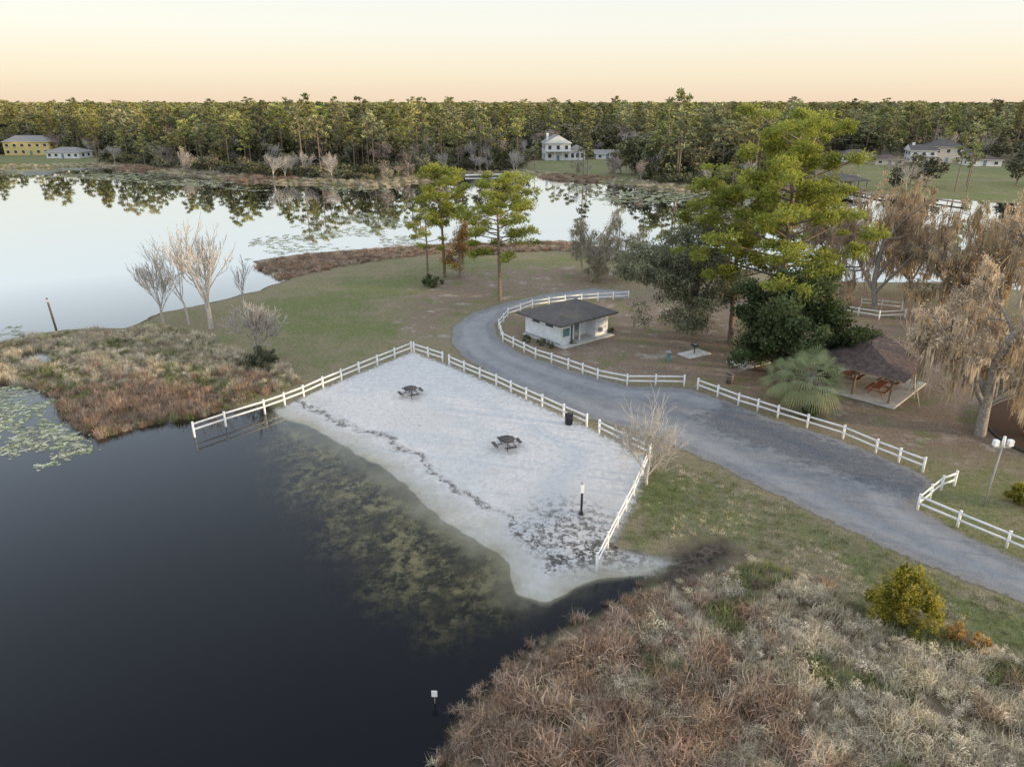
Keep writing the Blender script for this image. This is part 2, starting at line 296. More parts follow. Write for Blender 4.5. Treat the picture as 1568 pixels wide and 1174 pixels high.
def oak(h,cr,per,ll,lw,mx=3,first=.25,dens=1.,moss=0,crad=1.1,tn0=.4,trunk=.35,spread=.75,low=0):
    mb=MB(); tips=[]
    grow(mb,np.array([0,0,-.3]),np.array([0,0,1.]),h*first,trunk,0,mx,(5,4,3,3),spread,.25,tips)
    pts=np.array([t[0] for t in tips])
    top=pts[:,2].max(); rad=np.percentile(np.hypot(pts[:,0],pts[:,1]),92)
    sx=cr/rad; sz=h/(top+crad*.5)
    for V in mb.V:
        f=1+(sx-1)*np.clip(V[:,2]/(top*.4),0,1); V[:,0]*=f; V[:,1]*=f; V[:,2]*=sz
    for p,dd,lv in tips:
        f=np.clip(p[2]/(top*.4),0,1); p=p*np.array([1+(sx-1)*f,1+(sx-1)*f,sz])
        if rng.random()<dens: clump(mb,p,crad*(.6+.6*rng.random()),.7,per,ll,lw,1,tn0+.2*rng.normal()+.3*(p[2]/h-.5),.3)  # leaf colour lightened up the crown to imitate light from above
        if moss and rng.random()<moss: mossat(mb,p,12,1.3)
    for i in range(low):
        a=rng.random()*6.28; r=cr*(.35+.6*rng.random()); z=h*(.08+.45*rng.random())
        clump(mb,np.array([r*math.cos(a),r*math.sin(a),z]),crad*(.6+.5*rng.random()),.75,per,ll,lw,1,tn0-.1+.2*rng.normal(),.3)
    return mb
def mossat(mb,p,n,L,mat=2,w=.05,sp=.22):
    c=p+rng.normal(size=(n,3))*np.array([sp,sp,.12]); l=L*(.25+.8*rng.random(n))*.5
    A=np.stack([rng.normal(size=n)*.12,rng.normal(size=n)*.12,-np.ones(n)],1)*l[:,None]
    leaves(mb,c+A,A,w*(.6+rng.random(n)),mat,.5+.2*rng.normal()+.2*rng.normal(size=n))
def mossy(h,cr,trunk=.3,n=14,L=1.6,mx=4,keep=.5,first=.2,w=.055,twig=10,pale=.6,low=0):
    """open-grown moss draped tree: forked limbs, tassels of moss in separate bunches"""
    mb=MB();tips=[]
    grow(mb,np.array([0,0,-.3]),unit(np.array([rng.normal()*.06,rng.normal()*.06,1.])),h*first,trunk,0,mx,(5,4,4,3),.85,.16,tips,jit=.17,rmin=.02)
    pts=np.array([t[0] for t in tips]); top=pts[:,2].max(); rad=np.percentile(np.hypot(pts[:,0],pts[:,1]),88); sx=cr/rad; sz=h/top
    for V in mb.V: f=np.clip(V[:,2]/(top*.4),0,1); V[:,0]*=1+(sx-1)*f; V[:,1]*=1+(sx-1)*f; V[:,2]*=sz
    for p,dd,lv in tips:
        f=np.clip(p[2]/(top*.4),0,1); p=p*np.array([1+(sx-1)*f,1+(sx-1)*f,sz])
        if rng.random()<keep:
            q=rng.random(); LL=min(L*(.3+1.1*q*q),max(p[2]-.8,.3))
            clump(mb,p-np.array([0,0,.3]),.40,1.3,int(n*1.8),.15,.045,1,pale+.2*rng.normal(),.2,.9)
            mossat(mb,p,n,LL,1,w,.18)
            if rng.random()<.35 and p[2]>4: mossat(mb,p+np.array([0,0,-LL*.6]),n//2,LL,1,w,.10)
        if twig: clump(mb,p,.8,.8,twig,.13,.03,1,.75+.15*rng.normal(),.5)
    return mb
# ---------------------------------------------------------------- plant materials
bark=simple('pine_bark',(.25,.19,.15),.9,.45,5,.6); barkg=simple('grey_bark',(.30,.27,.24),.9,.4,6,.5)
barkp=simple('pale_bark',(.50,.465,.43),.9,.3,6,.2)
l_pine=leafmat('pine_needles',(.075,.10,.022),(.41,.43,.095),.35,0)
l_pined=leafmat('forest_pine_needles',(.082,.098,.040),(.36,.355,.135),0,.38,.022)
l_oak=leafmat('oak_leaves',(.075,.085,.055),(.29,.30,.19),.25,0)
l_oakd=leafmat('forest_oak_leaves',(.06,.068,.037),(.25,.235,.125),0,.42,.022)
l_mag=leafmat('magnolia_leaves',(.032,.048,.022),(.155,.195,.09),.2,0)
l_moss=leafmat('spanish_moss',(.25,.195,.13),(.72,.57,.385),.4,.12,.008,(.85,1.05))
l_mossg=leafmat('grey_moss',(.22,.205,.15),(.50,.46,.35),.4,0)
l_bare=leafmat('forest_bare_twigs',(.20,.165,.14),(.50,.40,.33),0,.3)
l_palm=leafmat('palm_fronds',(.10,.13,.06),(.40,.44,.24),.3,0)
l_yel=leafmat('shrub_leaves',(.09,.10,.02),(.50,.42,.08),.4,0)
l_org=leafmat('autumn_leaves',(.22,.13,.045),(.60,.38,.13),.4,0)
l_reed=leafmat('dead_cattail',(.19,.125,.085),(.60,.43,.305),.2,.38,.010,(.75,1.1))
l_tan=leafmat('dry_marsh_grass',(.31,.26,.18),(.80,.71,.54),.25,.32,.010,(.8,1.15))
l_grn=leafmat('green_marsh_grass',(.13,.155,.05),(.42,.42,.20),.25,.3)
l_lily=leafmat('lily_pad_leaf',(.22,.24,.12),(.54,.54,.37),.1,.25)
def place(o,x,y,dz=0): o.location=(x,y,gz(x,y)+dz); S.collection.objects.link(o); return o
def tree_at(mbf,name,mats,u,v,vt,rot=None,turn=0.):
    x,y=G(u,v); h=HT(y,vt)-gz(x,y); mb=mbf(h); o=mb.obj(name,mats,rot=(rng.random()*6.28 if rot is None else rot)+turn); return place(o,x,y)
pm=[bark,l_pine]
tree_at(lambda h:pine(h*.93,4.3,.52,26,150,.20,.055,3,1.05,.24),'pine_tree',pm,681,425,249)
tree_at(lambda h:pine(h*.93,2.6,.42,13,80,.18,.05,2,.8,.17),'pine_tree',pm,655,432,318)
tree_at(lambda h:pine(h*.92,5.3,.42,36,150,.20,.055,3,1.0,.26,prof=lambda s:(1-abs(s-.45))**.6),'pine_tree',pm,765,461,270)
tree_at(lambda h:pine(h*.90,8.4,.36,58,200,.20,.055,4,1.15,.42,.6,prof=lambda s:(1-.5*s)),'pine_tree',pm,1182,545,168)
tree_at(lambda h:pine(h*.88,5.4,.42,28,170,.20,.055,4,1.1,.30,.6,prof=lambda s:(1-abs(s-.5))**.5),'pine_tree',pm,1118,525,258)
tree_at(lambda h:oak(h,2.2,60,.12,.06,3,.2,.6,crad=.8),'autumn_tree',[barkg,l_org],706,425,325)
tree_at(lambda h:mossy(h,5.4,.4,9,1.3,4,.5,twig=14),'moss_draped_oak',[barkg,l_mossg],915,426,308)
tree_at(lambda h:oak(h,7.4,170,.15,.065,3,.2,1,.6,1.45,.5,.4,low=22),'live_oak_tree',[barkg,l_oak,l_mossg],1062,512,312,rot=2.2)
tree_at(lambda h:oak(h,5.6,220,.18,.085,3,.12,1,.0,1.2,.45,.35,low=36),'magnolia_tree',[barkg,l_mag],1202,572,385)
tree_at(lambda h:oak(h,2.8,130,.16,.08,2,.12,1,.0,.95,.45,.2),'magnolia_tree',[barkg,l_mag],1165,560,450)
mm=[barkg,l_moss]
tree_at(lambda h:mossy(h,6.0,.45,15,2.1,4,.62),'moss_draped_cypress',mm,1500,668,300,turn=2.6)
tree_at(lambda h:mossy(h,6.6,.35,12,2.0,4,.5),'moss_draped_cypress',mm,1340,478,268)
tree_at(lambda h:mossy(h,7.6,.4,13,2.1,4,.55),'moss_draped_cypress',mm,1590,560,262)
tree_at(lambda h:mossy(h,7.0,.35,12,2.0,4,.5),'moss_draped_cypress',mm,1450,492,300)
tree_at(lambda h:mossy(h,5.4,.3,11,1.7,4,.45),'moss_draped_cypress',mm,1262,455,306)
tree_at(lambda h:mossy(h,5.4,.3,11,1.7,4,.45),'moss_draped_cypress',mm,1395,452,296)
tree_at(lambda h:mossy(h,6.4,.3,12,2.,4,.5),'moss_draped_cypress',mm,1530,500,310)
def bt(u,v,vt,name='bare_tree',mat=barkp,squeeze=1,**k):
    def f(h):
        mb,t=baretree(h,**k); pts=np.concatenate(mb.V); s=h/np.percentile(pts[:,2],99.5)
        for V in mb.V: V*=s*np.array([squeeze,squeeze,1])
        return mb
    return tree_at(f,name,[mat],u,v,vt)
bt(323,503,342,r=.17,spread=.55,first=.15,rmin=.014,up=.6,squeeze=.9); bt(250,492,398,r=.10,spread=.5,rmin=.012,first=.18,up=.5,squeeze=.85); bt(375,470,392,r=.08,mx=3,spread=.3,rmin=.02); bt(290,497,365,r=.11,mx=4,spread=.45,rmin=.014,up=.5)
bt(392,545,455,r=.10,spread=.6,first=.16,rmin=.012,squeeze=.9,nch=(5,4,4,3,3)); bt(990,742,600,r=.085,spread=.68,first=.2,rmin=.011,squeeze=1.,nch=(6,4,4,3,2),up=.4)
bt(1560,470,330,r=.2); bt(1400,600,470,r=.1,mx=4)
def shrub(u,v,r,hh,n,mat,name,ll=.12,lw=.05,tn=.5):
    mb=MB()
    for i in range(6): tube(mb,np.array([[0,0,-.1],[rng.normal()*r*.3,rng.normal()*r*.3,hh*.6]]),[.05,.02],4,0)
    for i in range(n):
        a=rng.random()*6.28; q=rng.random()**.5; z=rng.random(); rr=r*q*math.sqrt(max(.1,1-(z*1.05-.3)**2))*(.7+.4*rng.random())
        clump(mb,np.array([rr*math.cos(a),rr*math.sin(a),.12*hh+z*hh*.85*(1-.4*q)]),r*(.13+.16*rng.random()),1.2,100,ll,lw,1,tn+.22*rng.normal(),.4)
    x,y=G(u,v); return place(mb.obj(name,[barkg,mat]),x,y)
shrub(1378,952,1.7,3.5,75,l_yel,'wax_myrtle_shrub',.09,.04)
shrub(1570,775,1.1,2.2,26,l_yel,'wax_myrtle_shrub')
shrub(398,560,1.9,1.9,36,l_oak,'evergreen_shrub',tn=.15); shrub(662,438,1.7,1.6,22,l_mag,'evergreen_shrub')
shrub(828,528,.7,.9,14,l_oak,'evergreen_shrub',.08,.04); shrub(806,524,.6,.8,12,l_oak,'evergreen_shrub',.08,.04); shrub(842,533,.5,.7,10,l_oak,'evergreen_shrub',.08,.04)
shrub(1470,985,.8,1.2,12,l_org,'autumn_shrub',.07,.03); shrub(1500,1000,.5,1.,7,l_org,'autumn_shrub',.07,.03); shrub(875,528,.5,.5,8,l_oak,'evergreen_shrub',.07,.03)
shrub(932,510,.7,.8,10,l_oak,'evergreen_shrub',.08,.04); shrub(1240,640,1.0,1.2,14,l_mag,'evergreen_shrub')
def palm(u,v,h,R,nf):
    mb=MB(); z=np.linspace(-.2,h,6); tube(mb,np.stack([z*.02,z*0,z],1),.2,8,0)
    for i in range(nf):
        az=i*2.4; el=1.25-2.1*(i/nf); d=np.array([math.cos(az)*math.cos(el),math.sin(az)*math.cos(el),math.sin(el)])
        RR=R*(.8+.3*rng.random())
        k=np.linspace(0,1,4)[:,None]; B=np.array([0,0,h])+d*RR*.55*k-np.array([0,0,.35])*k*k
        tube(mb,B,.02,3,0); side=unit(np.cross(d,[0,0,1.])); t0=.25+.5*rng.random()
        for a in np.linspace(-1.35,1.35,17):
            dr=unit(d*math.cos(a)+side*math.sin(a)); L=RR*.6*(1-.2*abs(a))
            p0=B[-1]; p1=p0+dr*L*.55; p2=p0+dr*L+np.array([0,0,-.7*L*.6]); w=np.cross(dr,np.cross(side,d))*.035
            t=t0+.25*rng.random()
            mb.add(np.array([p0-w*.4,p0+w*.4,p1+w,p1-w]),np.array([[0,1,2,3]]),1,t)
            mb.add(np.array([p1-w,p1+w,p2+w*.1,p2-w*.1]),np.array([[0,1,2,3]]),1,t)
    x,y=G(u,v); place(mb.obj('sabal_palm',[barkg,l_palm]),x,y)
palm(1232,634,3.4,3.1,40); palm(1200,614,2.3,2.3,30)
# ---------------------------------------------------------------- instancing
def scatter(name,P,rot,scl,idx,objs):
    order=sorted(range(len(objs)),key=lambda i:objs[i].name); rank={o:i for i,o in enumerate(order)}
    col=bpy.data.collections.new(name+'_parts')
    for o in objs: col.objects.link(o)
    n=len(P); me=bpy.data.meshes.new(name); me.vertices.add(n); me.vertices.foreach_set('co',P.astype(np.float32).ravel())
    R=np.zeros((n,3)); R[:,2]=rot
    a=me.attributes.new('irot','FLOAT_VECTOR','POINT'); a.data.foreach_set('vector',R.astype(np.float32).ravel())
    a=me.attributes.new('iscl','FLOAT_VECTOR','POINT'); a.data.foreach_set('vector',scl.astype(np.float32).ravel())
    a=me.attributes.new('iidx','INT','POINT'); a.data.foreach_set('value',np.array([rank[int(i)] for i in idx],dtype=np.int32))
    ob=bpy.data.objects.new(name,me); S.collection.objects.link(ob)
    ng=bpy.data.node_groups.new(name,'GeometryNodeTree')
    ng.interface.new_socket('Geometry',in_out='INPUT',socket_type='NodeSocketGeometry'); ng.interface.new_socket('Geometry',in_out='OUTPUT',socket_type='NodeSocketGeometry')
    gi=ng.nodes.new('NodeGroupInput'); go=ng.nodes.new('NodeGroupOutput')
    ci=ng.nodes.new('GeometryNodeCollectionInfo'); ci.inputs['Collection'].default_value=col; ci.inputs['Separate Children'].default_value=True; ci.inputs['Reset Children'].default_value=True
    ip=ng.nodes.new('GeometryNodeInstanceOnPoints'); ip.inputs['Pick Instance'].default_value=True
    def na(nm,dt):
        q=ng.nodes.new('GeometryNodeInputNamedAttribute'); q.data_type=dt; q.inputs['Name'].default_value=nm; return q.outputs['Attribute']
    L=ng.links.new
    L(gi.outputs[0],ip.inputs['Points']); L(ci.outputs[0],ip.inputs['Instance']); L(na('iidx','INT'),ip.inputs['Instance Index'])
    L(na('irot','FLOAT_VECTOR'),ip.inputs['Rotation']); L(na('iscl','FLOAT_VECTOR'),ip.inputs['Scale']); L(ip.outputs[0],go.inputs[0])
    mo=ob.modifiers.new('instances','NODES'); mo.node_group=ng; return ob
def jgrid(x0,x1,y0,y1,s):
    X,Y=np.meshgrid(np.arange(x0,x1,s),np.arange(y0,y1,s)); X=X.ravel()+rng.uniform(-.7,.7,X.size)*s; Y=Y.ravel()+rng.uniform(-.7,.7,Y.size)*s; return X,Y
src=[];wt=[]
for i in range(4):
    src.append(pine(20,2.9+.4*i,.48+.05*i,13,22,.62,.2,1,1.2,.24,sides=5).obj('forest_pine',[bark,l_pined])); wt.append(.14)
for i in range(3):
    src.append(oak(13,5.5,22,.6,.3,2,.2,1,0,1.9,.4,.3).obj('forest_oak',[barkg,l_oakd])); wt.append(.08)
for i in range(2):
    mb=oak(11,3.4,16,.55,.05,2,.25,.9,0,1.4,.4,.2); src.append(mb.obj('forest_bare_hardwood',[barkg,l_bare])); wt.append(.07)
mb,t=baretree(13,.22,4,(5,4,4,3),.5,rmin=.035); src.append(mb.obj('forest_bare_tree',[barkp])); wt.append(.06)
mb=MB()
for i in range(14): clump(mb,np.array([rng.normal()*2,rng.normal()*2,1.2+rng.random()*2]),1.6,.8,22,.45,.25,1,.3+.2*rng.random(),.3)
src.append(mb.obj('forest_understory',[barkg,l_oakd])); wt.append(.0)
wt=np.array(wt); und=len(src)-1
PX=[];PY=[];SC=[];IX=[]
def band(y0,y1,s,wide,hz):
    X,Y=jgrid(-.80*y1-60,.80*y1+60,y0,y1,s); k=np.abs(X)<.80*Y+60; X,Y=X[k],Y[k]
    sd=sdpoly(farP,X,Y); k=sd>16
    for L in lawnF: k&=sdpoly(L,X,Y)<-1
    gap=np.sin(X*.045+2*np.sin(Y*.02))+np.sin(Y*.06+X*.02)
    k&=(gap<.95)|(rng.random(len(X))<.25)
    X,Y=X[k],Y[k]; n=len(X); w=wt.copy(); w/=w.sum()
    ix=rng.choice(len(src),n,p=w); sc=(.48+.68*rng.random(n))*hz; tall=rng.random(n)<.06; sc[tall]*=1.17
    pat=np.sin(X*.021+1)+np.sin(Y*.017+X*.008)+rng.normal(size=n)*.6
    sw=(pat>.8)&(ix<4); ix[sw]=rng.integers(4,10,sw.sum())
    PX.append(X);PY.append(Y);IX.append(ix);SC.append(np.stack([sc*wide,sc*wide,sc],1))
band(225,620,7.6,1.05,1.04); band(620,1500,13.5,1.6,1.08); band(1500,6000,48,4.4,1.10)
X,Y=jgrid(-420,480,215,420,5.); sd=sdpoly(farP,X,Y); k=(sd>12)&(sd<110)
for L in lawnF: k&=sdpoly(L,X,Y)<-.5
X,Y=X[k],Y[k]; s=.4+.7*rng.random(len(X)); PX.append(X);PY.append(Y);IX.append(np.full(len(X),und));SC.append(np.stack([s,s,s],1))
X,Y=jgrid(-330,420,215,340,7); sd=sdpoly(farP,X,Y); k=(sd>5)&(sd<22)&(rng.random(len(X))<.5); X,Y=X[k],Y[k]
s=.4+.55*rng.random(len(X)); PX.append(X);PY.append(Y);IX.append(rng.choice([9,9,9,7,8,0,1,5],len(X)));SC.append(np.stack([s,s,s],1))
X,Y=jgrid(-330,520,225,380,13); k=np.zeros(len(X),bool)
for L in lawnF: k|=sdpoly(L,X,Y)>1
k&=(sdpoly(farP,X,Y)>5)&(rng.random(len(X))<.7); X,Y=X[k],Y[k]
s=.5+.45*rng.random(len(X)); PX.append(X);PY.append(Y);IX.append(rng.choice([0,1,2,4,5,7,8,9],len(X)));SC.append(np.stack([s,s,s],1))
X=np.concatenate(PX);Y=np.concatenate(PY);IX=np.concatenate(IX);SC=np.concatenate(SC)
houses=[(43,238),(98,242),(868,245),(930,244),(1463,250),(1412,250),(1505,254),(1310,248),(1365,252)]
for u,v in houses:
    hx,hy=G(u,v); a=(np.abs(X-hx*(Y/hy))<11)&(Y<hy+13)&(Y>hy-75); k=~a; X,Y,IX,SC=X[k],Y[k],IX[k],SC[k]
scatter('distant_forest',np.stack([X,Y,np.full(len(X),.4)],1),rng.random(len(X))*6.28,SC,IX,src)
# reeds
def reedclump(n,r,h,w,mat,droop=.5,name='reed_clump'):
    mb=MB(); b=rng.normal(size=(n,3))*np.array([r,r,0])*.6; az=rng.random(n)*6.28; hh=h*(.5+.7*rng.random(n)); ln=.1+.5*rng.random(n)
    D=np.stack([np.cos(az)*ln,np.sin(az)*ln,np.ones(n)],1); a2=rng.random(n)*6.28; W=np.stack([-np.sin(a2),np.cos(a2),np.zeros(n)],1)*w*(.6+.8*rng.random(n))[:,None]
    p1=b+D*hh[:,None]*.6; dr=droop*rng.random(n)**1.2; az2=az+rng.normal(size=n)*.8
    p2=p1+np.stack([np.cos(az2)*(ln+dr),np.sin(az2)*(ln+dr),1-1.9*dr],1)*hh[:,None]*.45
    t=rng.random(n)
    V=np.stack([b-W,b+W,p1+W,p1-W,p2-W*.15,p2+W*.15],1).reshape(-1,3); o=np.arange(n)[:,None]*6
    Q=np.concatenate([o+np.array([0,1,2,3]),o+np.array([3,2,5,4])]); mb.add(V,Q,0,np.repeat(t,6)); return mb.obj(name,[mat])
def inside(poly,s,zone=None,m=0):
    a=poly.min(0)-1;b=poly.max(0)+1; X,Y=jgrid(a[0],b[0],a[1],b[1],s); k=sdpoly(poly,X,Y)>m; return X[k],Y[k]
def weedclump():
    mb=MB()
    for i in range(6): clump(mb,np.array([rng.normal()*.22,rng.normal()*.22,.2+.4*rng.random()]),.26,.9,40,.06,.016,0,.5+.2*rng.normal(),.3)
    return mb.obj('marsh_weed_clump',[l_tan])
rs=[reedclump(80,.36,1.1,.014,l_reed,1.0,'cattail_clump') for _ in range(4)]+[reedclump(85,.33,.85,.012,l_tan,.9,'marsh_grass_clump') for _ in range(3)]+[reedclump(60,.30,.65,.012,l_grn,.6,'green_grass_clump') for _ in range(2)]+[weedclump() for _ in range(3)]
def nz(X,Y,f,s=0): return .5+.25*(np.sin(X*f+s+2*np.sin(Y*f*.6))+np.sin(Y*f*1.2-s+1.5*np.sin(X*f*.9)))
X,Y=inside(marA,.35,m=-.9); k=(Y>12)&(np.abs(X)<.95*Y+8); X,Y=X[k],Y[k]
edge=sdpoly(marA,X,Y); wet_=sdland(X,Y)
k=(edge>-.1)|((wet_<.3)&(rng.random(len(X))<.35)); X,Y,edge=X[k],Y[k],edge[k]
f=nz(X,Y,.55)*.55+nz(X,Y,1.7,2)*.45+.20*rng.normal(size=len(X))
west=np.clip((9-X)/16,-.45,.35); brown=(f+west)>.58
idx=np.where(brown,rng.integers(0,4,len(X)),rng.integers(4,7,len(X))); q=(~brown)&(rng.random(len(X))<.45); idx[q]=rng.integers(9,12,q.sum()); idx[(~brown)&(nz(X,Y,.8,3)>.8)]=7
g=(nz(X,Y,1.1,5)>.6)&(edge<2.)&(X>9); idx[g]=8
s=(.5+.6*rng.random(len(X)))*np.clip(.6+edge*.25,.5,1)*(.75+.55*nz(X,Y,1.3,7))
kk=rng.random(len(X))<np.clip(.2+nz(X,Y,1.4,2)*1.3,0,1); X,Y,idx,s=X[kk],Y[kk],idx[kk],s[kk]
scatter('foreground_marsh_reeds',np.stack([X,Y,np.maximum(zl(sdland(X,Y)),-.15)-.02],1),rng.random(len(X))*6.28,np.stack([s,s,s],1),idx,rs)
rs2=[o.copy() for o in rs]
X,Y=inside(marB,.42,m=-.1); f=nz(X,Y,.5,1)*.6+nz(X,Y,1.3,4)*.4+.2*rng.normal(size=len(X)); t0=G(150,600)
br=f+np.clip((t0[1]+2-Y)/9,-.45,.35)>.62; idx=np.where(br,rng.integers(0,4,len(X)),rng.integers(4,7,len(X))); q=(~br)&(rng.random(len(X))<.35); idx[q]=rng.integers(9,12,q.sum()); idx[(~br)&(f<.36)]=7
s=(.5+.5*rng.random(len(X)))*(.7+.55*nz(X,Y,1.1,3)); k=(sdland(X,Y)>-.1)&(rng.random(len(X))<np.clip(.3+nz(X,Y,1.2)*1.,0,1)); X,Y,idx,s=X[k],Y[k],idx[k],s[k]
scatter('lakeside_marsh_reeds',np.stack([X,Y,zl(sdland(X,Y))-.02],1),rng.random(len(X))*6.28,np.stack([s,s,s],1),idx,rs2)
rs3=[o.copy() for o in rs]
X,Y=inside(marC,.65,m=-.3); idx=np.where(rng.random(len(X))<.85,rng.integers(0,4,len(X)),rng.integers(4,7,len(X))); s=.4+.35*rng.random(len(X)); k=rng.random(len(X))<.85; X,Y,idx,s=X[k],Y[k],idx[k],s[k]
X2,Y2=jgrid(-270,330,200,330,1.7); sd=sdland(X2,Y2); k=(sd>-1)&(sd<13)&(Y2>170)&(sdpoly(lawnF[2],X2,Y2)<0)&(rng.random(len(X2))<.8); X2,Y2=X2[k],Y2[k]
i2=np.where(nz(X2,Y2,.06)>.8,rng.integers(0,4,len(X2)),rng.integers(4,8,len(X2))); s2=.9+.5*rng.random(len(X2))
X=np.concatenate([X,X2]);Y=np.concatenate([Y,Y2]);idx=np.concatenate([idx,i2]); s=np.concatenate([s,s2])
scatter('far_shore_reeds',np.stack([X,Y,np.maximum(zl(sdland(X,Y)),0)-.02],1),rng.random(len(X))*6.28,np.stack([s*1.5,s*1.5,s*np.where(Y>170,.8,1)],1),idx,rs3)
# short grass tufts on the lawns near the camera
lawnN=PG([(975,760),(995,705),(1100,730),(1250,800),(1400,870),(1568,935),(1700,1000),(1700,1060),(1440,960),(1310,925),(1250,880),(1170,848),(1115,828),(1040,832),(960,825)])
l_lawn=leafmat('lawn_blades',(.11,.14,.045),(.33,.355,.15),.25,.3)
gt=[reedclump(40,.22,.13,.008,l_lawn,.4,'grass_tuft') for _ in range(2)]+[reedclump(40,.22,.12,.008,l_tan,.4,'tuft_dry')]
X,Y=inside(lawnN,.33,m=-.2); k=(rng.random(len(X))<.5)&(sdpoly(mudP,X,Y)<-.2)&(sdpoly(roadP,X,Y)<-.3); X,Y=X[k],Y[k]; idx=np.where(nz(X,Y,.7)+.2*rng.normal(size=len(X))>.70,2,rng.integers(0,2,len(X))); s=.7+.6*rng.random(len(X))
scatter('lawn_grass',np.stack([X,Y,zl(sdland(X,Y))],1),rng.random(len(X))*6.28,np.stack([s,s,s],1),idx,gt)
# lily pads
mb=MB()
for i in range(14):
    a=rng.random()*6.28; r=rng.random()**.5*.8; R=.11+.07*rng.random(); an=np.arange(8)/8*5.8+rng.random()*6
    c=np.array([math.cos(a)*r,math.sin(a)*r,.012+.001*i]); V=np.vstack([c,c+R*np.stack([np.cos(an),np.sin(an),an*0],1)])
    mb.add(V,[[0,1,2,3],[0,3,4,5],[0,5,6,7]],0,rng.random())
padg=[mb.obj('lily_pad_group',[l_lily])]
QX=[];QY=[];QS=[]
def pads(poly,s,keep,sc,f=.4):
    P=PG(poly,0); X,Y=inside(P,s); k=(sdland(X,Y)<-.3)&(nz(X,Y,f,1)+.15*rng.normal(size=len(X))<keep); QX.append(X[k]);QY.append(Y[k]);QS.append(np.full(k.sum(),sc))
pads([(-60,560),(20,590),(90,612),(130,650),(150,688),(60,715),(-60,680)],.68,.66,.9,.9)
pads([(-60,520),(-60,500),(30,500),(30,515)],.9,.5,.9)
pads([(360,400),(380,370),(470,340),(600,320),(640,340),(640,375),(470,384)],1.3,.5,1.0,.25)
pads([(-100,262),(150,258),(300,274),(450,286),(600,290),(600,294),(400,294),(250,283),(100,272),(-100,274)],2.0,.62,1.8,.1)
pads([(860,280),(1040,296),(1250,292),(1250,312),(1040,318),(900,306)],2.0,.5,1.8,.1)
X=np.concatenate(QX);Y=np.concatenate(QY);s=np.concatenate(QS)
scatter('lily_pads',np.stack([X,Y,np.zeros(len(X))],1),rng.random(len(X))*6.28,np.stack([s,s,np.ones(len(X))],1),np.zeros(len(X)),padg)
# submerged and floating weed mats off the beach
mbw=[]; lw_=leafmat('water_weed',(.095,.08,.032),(.37,.32,.155),.1,.3)
for j in range(2):
    mb=MB(); clump(mb,np.array([0,0,0]),.45,.05,60,.07,.03,0,.45,.2); mbw.append(mb.obj('weed_mat',[lw_]))
X,Y=inside(shalP,.42); sd=sdland(X,Y); k=(sd<-1.5)&(nz(X,Y,.6,2)*.45+nz(X,Y,1.7,5)*.55+.22*rng.normal(size=len(X))>.54); X,Y,sd=X[k],Y[k],sd[k]; s=.25+.7*rng.random(len(X))
scatter('submerged_weeds',np.stack([X,Y,np.maximum(zl(sd)+.04,-.12)],1),rng.random(len(X))*6.28,np.stack([s,s,s],1),rng.integers(0,2,len(X)),mbw)
# ---------------------------------------------------------------- built things
white=simple('white_vinyl',(.82,.82,.82),.5,.1,3); wwall=simple('white_painted_block',(.78,.80,.83),.8,.10,1.5,.1)
m,nt=newmat('dark_shingles'); b=N(nt,'ShaderNodeTexBrick',{'Vector':N(nt,'ShaderNodeTexCoord').outputs['Object'],'Scale':4.,'Mortar Size':.02,'Color1':(.085,.078,.075,1),'Color2':(.13,.12,.115,1),'Mortar':(.04,.04,.04,1)}).outputs[0]
out(nt,pbsdf(nt,mix(nt,mr(nt,noise(nt,.8,5),.4,.7,0,.4),b,(.16,.145,.135)),.9)); shing=m
shingb=simple('brown_shingles',(.105,.078,.072),.9,.45,3,.4); shingg=simple('grey_shingles',(.26,.25,.24),.9,.2,2)
conc=simple('concrete',(.55,.53,.50),.9,.2,2); yel=simple('yellow_siding',(.72,.58,.24),.8,.1,1); glass=simple('window_glass',(.05,.06,.075),.15,.2,1,spec=.8)
dark=simple('dark_metal',(.035,.035,.038),.5,.3,8); grey=simple('grey_metal',(.35,.35,.35),.5,.2,6); wood=simple('weathered_wood',(.23,.18,.14),.9,.35,5,.3); redw=simple('red_stained_wood',(.30,.13,.09),.8,.25,4)
teal=simple('teal_paint',(.13,.27,.27),.6,.15,3); door=simple('grey_blue_paint',(.22,.28,.33),.6,.1,3); plast=simple('coated_table_steel',(.06,.055,.06),.6,.3,8); tanw=simple('tan_siding',(.60,.55,.47),.8,.1,1); gpaint=simple('grey_paint',(.4,.42,.44))
def link(o,par=None):
    S.collection.objects.link(o)
    if par: o.parent=par
    return o
def empty(name,x,y,rot=0,z=None):
    e=bpy.data.objects.new(name,None); e.location=(x,y,gz(x,y) if z is None else z); e.rotation_euler=(0,0,rot); S.collection.objects.link(e); return e
def box(name,x0,x1,y0,y1,z0,z1,mat,par,bev=.01,rz=0):
    cx,cy,cz=(x0+x1)/2,(y0+y1)/2,(z0+z1)/2; a,b,c=abs(x1-x0)/2,abs(y1-y0)/2,abs(z1-z0)/2
    V=[(sx*a,sy*b,sz*c) for sz in(-1,1) for sx,sy in((-1,-1),(1,-1),(1,1),(-1,1))]
    Q=[(3,2,1,0),(4,5,6,7),(0,1,5,4),(1,2,6,5),(2,3,7,6),(3,0,4,7)]
    me=bpy.data.meshes.new(name); me.from_pydata(V,[],Q); me.materials.append(mat); o=bpy.data.objects.new(name,me); o.location=(cx,cy,cz); o.rotation_euler=(0,0,rz)
    if bev: md=o.modifiers.new('bevel','BEVEL'); md.width=min(bev,a*.4,b*.4,c*.4); md.segments=1
    return link(o,par)
